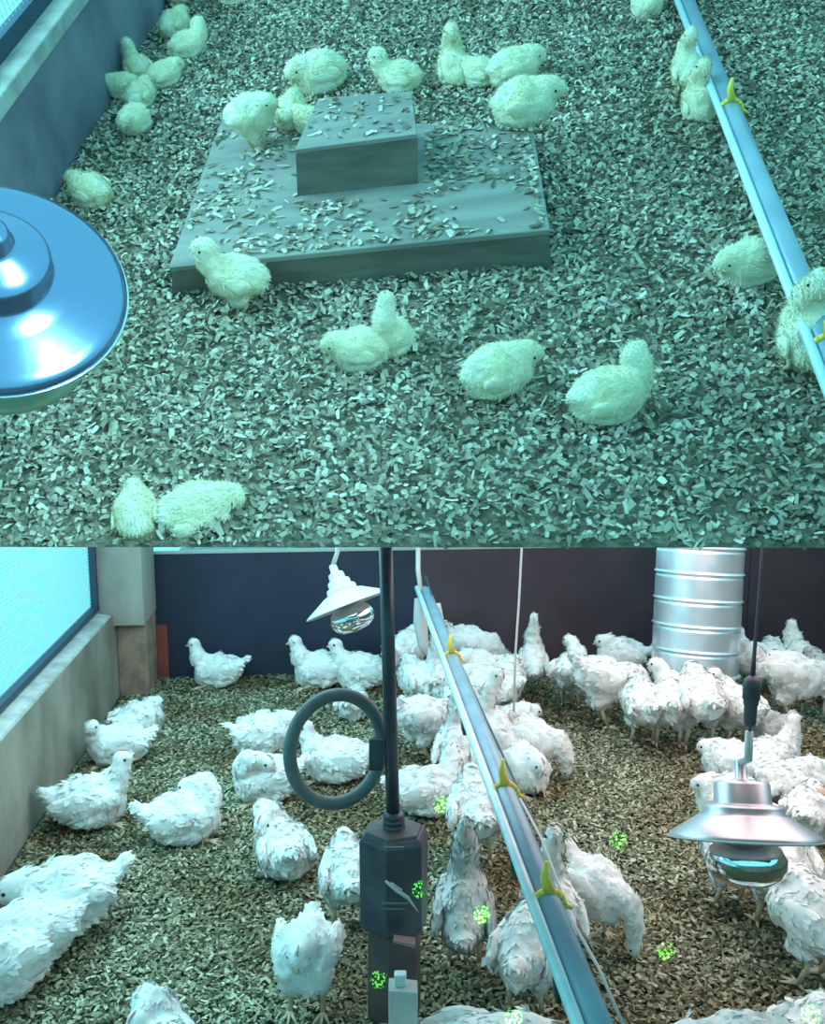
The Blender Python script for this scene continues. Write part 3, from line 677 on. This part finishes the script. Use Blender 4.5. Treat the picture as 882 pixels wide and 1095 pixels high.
prism([hx(r_*.86,-.002), hx(r_*.80,.006), hx(r_*.30,.010)]).build('housing_cap', M['darkpl2'], pole, bevel=.002)
prism([hx(r_*.62,-zz), hx(r_*.62,-zz+.03), hx(r_*.80,-zz+.055), hx(r_*.78,body_bot+.002)]).build('housing_base', M['darkpl2'], pole, bevel=.003)
def facep(px, py): return at(px, py, zp-r_*.86-.003)
mb = MB(); mb.tube([facep(412,942),facep(424,952),facep(436,960),facep(447,975)], [.003,.0045,.004,.001], 8); mb.tube([facep(418,944),facep(430,952)], .002, 6)
mb.build('straw_scrap', M['straw'], pole, smooth=True)
mb = MB(); mb.box(facep(422,966), RT*.030, UP*.0015, FW*.002); mb.box(facep(420,972), RT*.026, UP*.0012, FW*.002); mb.box(facep(421,906), RT*.022, UP*.0012, FW*.002)
mb.build('moulded_rib', M['hose'], [o for o in bpy.data.objects if o.name.startswith('housing') and o.name == 'housing'][0])
mb = MB(); mb.hexa([facep(420,1008)+FW*.0,facep(444,1014),facep(444,1015)+FW*.03,facep(420,1010)+FW*.03],[facep(421,1006),facep(444,1010),facep(444,1009)+FW*.03,facep(421,1006)+FW*.03]); mb.build('pink_insert', M['pink'], pole)
rc = at(360, 801, zp-.0); rg = empty('hose_ring', rc, 'round grey hose loop hanging beside the dark pole', 'hose')
pts = []
for k in range(65):
    a = 2*math.pi*k/64; pts.append(rc + (RT*math.cos(a)*48 + UP*math.sin(a)*58 + RT*math.sin(a)*1 )*sc_ + FW*.035*math.cos(a))
MB().tube(pts, 7.2*sc_, 16, False).build('hose_loop', M['hose'], rg, smooth=True)
MB().box(at(402,806,zp+.01), RT*.016, UP*.036, FW*.012).build('clamp', M['darkpl'], rg, bevel=.004)
# small post at the bottom
pz = 2.0; pc_ = at(431,1072,pz)
ps = empty('short_post', (pc_.x,pc_.y,0), 'short pale square post with a white cap at the bottom edge', 'post')
hh = pc_.z+22*pz/F
MB().hexa([Vector((pc_.x+sx_*.030,pc_.y+sy_*.022,0)) for sx_,sy_ in ((-1,-1),(1,-1),(1,1),(-1,1))],[Vector((pc_.x+sx_*.031,pc_.y+sy_*.022,hh-(0 if sx_<0 else .006))) for sx_,sy_ in ((-1,-1),(1,-1),(1,1),(-1,1))]).build('post_body', M['string'], ps, bevel=.003)
MB().box(Vector((pc_.x-.006,pc_.y,hh+.012)), RT*.013, Vector((0,.01,0)), Z*.014).build('post_cap', M['white'], ps, bevel=.003)
# ================================================================ CORDS
def cord(name, pts, r, m, label, cat='cord'): return tag(MB().tube(pts, r, 8).build(name, m, smooth=True), label, cat)
cord('string', [at(562,450,3.7),at(559,560,3.7),at(555,640,3.65),at(551,700,3.6),at(549,772,3.6)], .0045, M['string'], 'thin pale cord hanging in front of the back panel down to the hens')
cord('wire', [at(455,616,3.95),at(468,655,3.8),at(487,697,3.6),at(520,770,3.1),at(555,845,2.5),at(577,892,2.25)], .0035, M['wire'], 'thin dark wire running along the right of the far half of the pipe')
cord('rope', [at(555,852,2.45),at(578,895,2.2),at(612,985,1.9),at(640,1035,1.72),at(668,1100,1.55)], .0036, M['string'], 'thin pale rope sagging along the right of the near half of the pipe')
cord('hanging_strap', [at(447,447,4.0),at(447,560,4.0),at(447,610,3.98),at(452,650,3.95)], [.010,.010,.011,.008], M['whitelamp'], 'pale strap holding up the far end of the long pipe', 'strap')
# plastic scraps tied along the far end of the pipe
for j, (pts, rr, lab) in enumerate([([at(450,640,3.93),at(449,665,3.93),at(452,690,3.9),at(456,700,3.9)], [.022,.030,.024,.008], 'pale rag tied to the far end of the pipe, left one'),
        ([at(468,645,3.75),at(471,668,3.75),at(474,690,3.75)], [.008,.020,.014], 'pale rag tied to the far end of the pipe, right one')]):
    o = cord('rag', pts, rr, M['string'], lab, 'rag')
    for v in o.data.vertices: v.co += Vector((1,0,0))*noise.noise(v.co*45)*.012
# ================================================================ green spots of a small laser projector
def laser_nodes(l):
    n = l.node_tree.nodes; L = l.node_tree.links; e = n['Emission']; g = n.new('ShaderNodeNewGeometry'); v = n.new('ShaderNodeTexVoronoi'); v.inputs['Scale'].default_value = 420
    m = n.new('ShaderNodeMath'); m.operation = 'LESS_THAN'; m.inputs[1].default_value = .42
    L.new(g.outputs['Incoming'], v.inputs['Vector']); L.new(v.outputs['Distance'], m.inputs[0]); L.new(m.outputs[0], e.inputs['Strength'])
for i, (px, py) in enumerate(((450,951),(517,977),(662,898),(712,1017),(404,1048),(476,857),(866,1086),(548,1090))):
    l = bpy.data.lights.new('laser_spot', 'SPOT'); l.use_nodes = True; laser_nodes(l); l.color = (.10,1,.04); l.energy = 4500; l.spot_size = math.radians(.95); l.spot_blend = .3; l.shadow_soft_size = 0
    o = bpy.data.objects.new('laser_spot', l); C.objects.link(o); o.location = (0.02,0,1.57)
    tg = floor_at(px, py, .02) if i not in (0,1,5) else at(px,py,2.0)
    o.rotation_euler = (tg-o.location).to_track_quat('-Z','Y').to_euler()
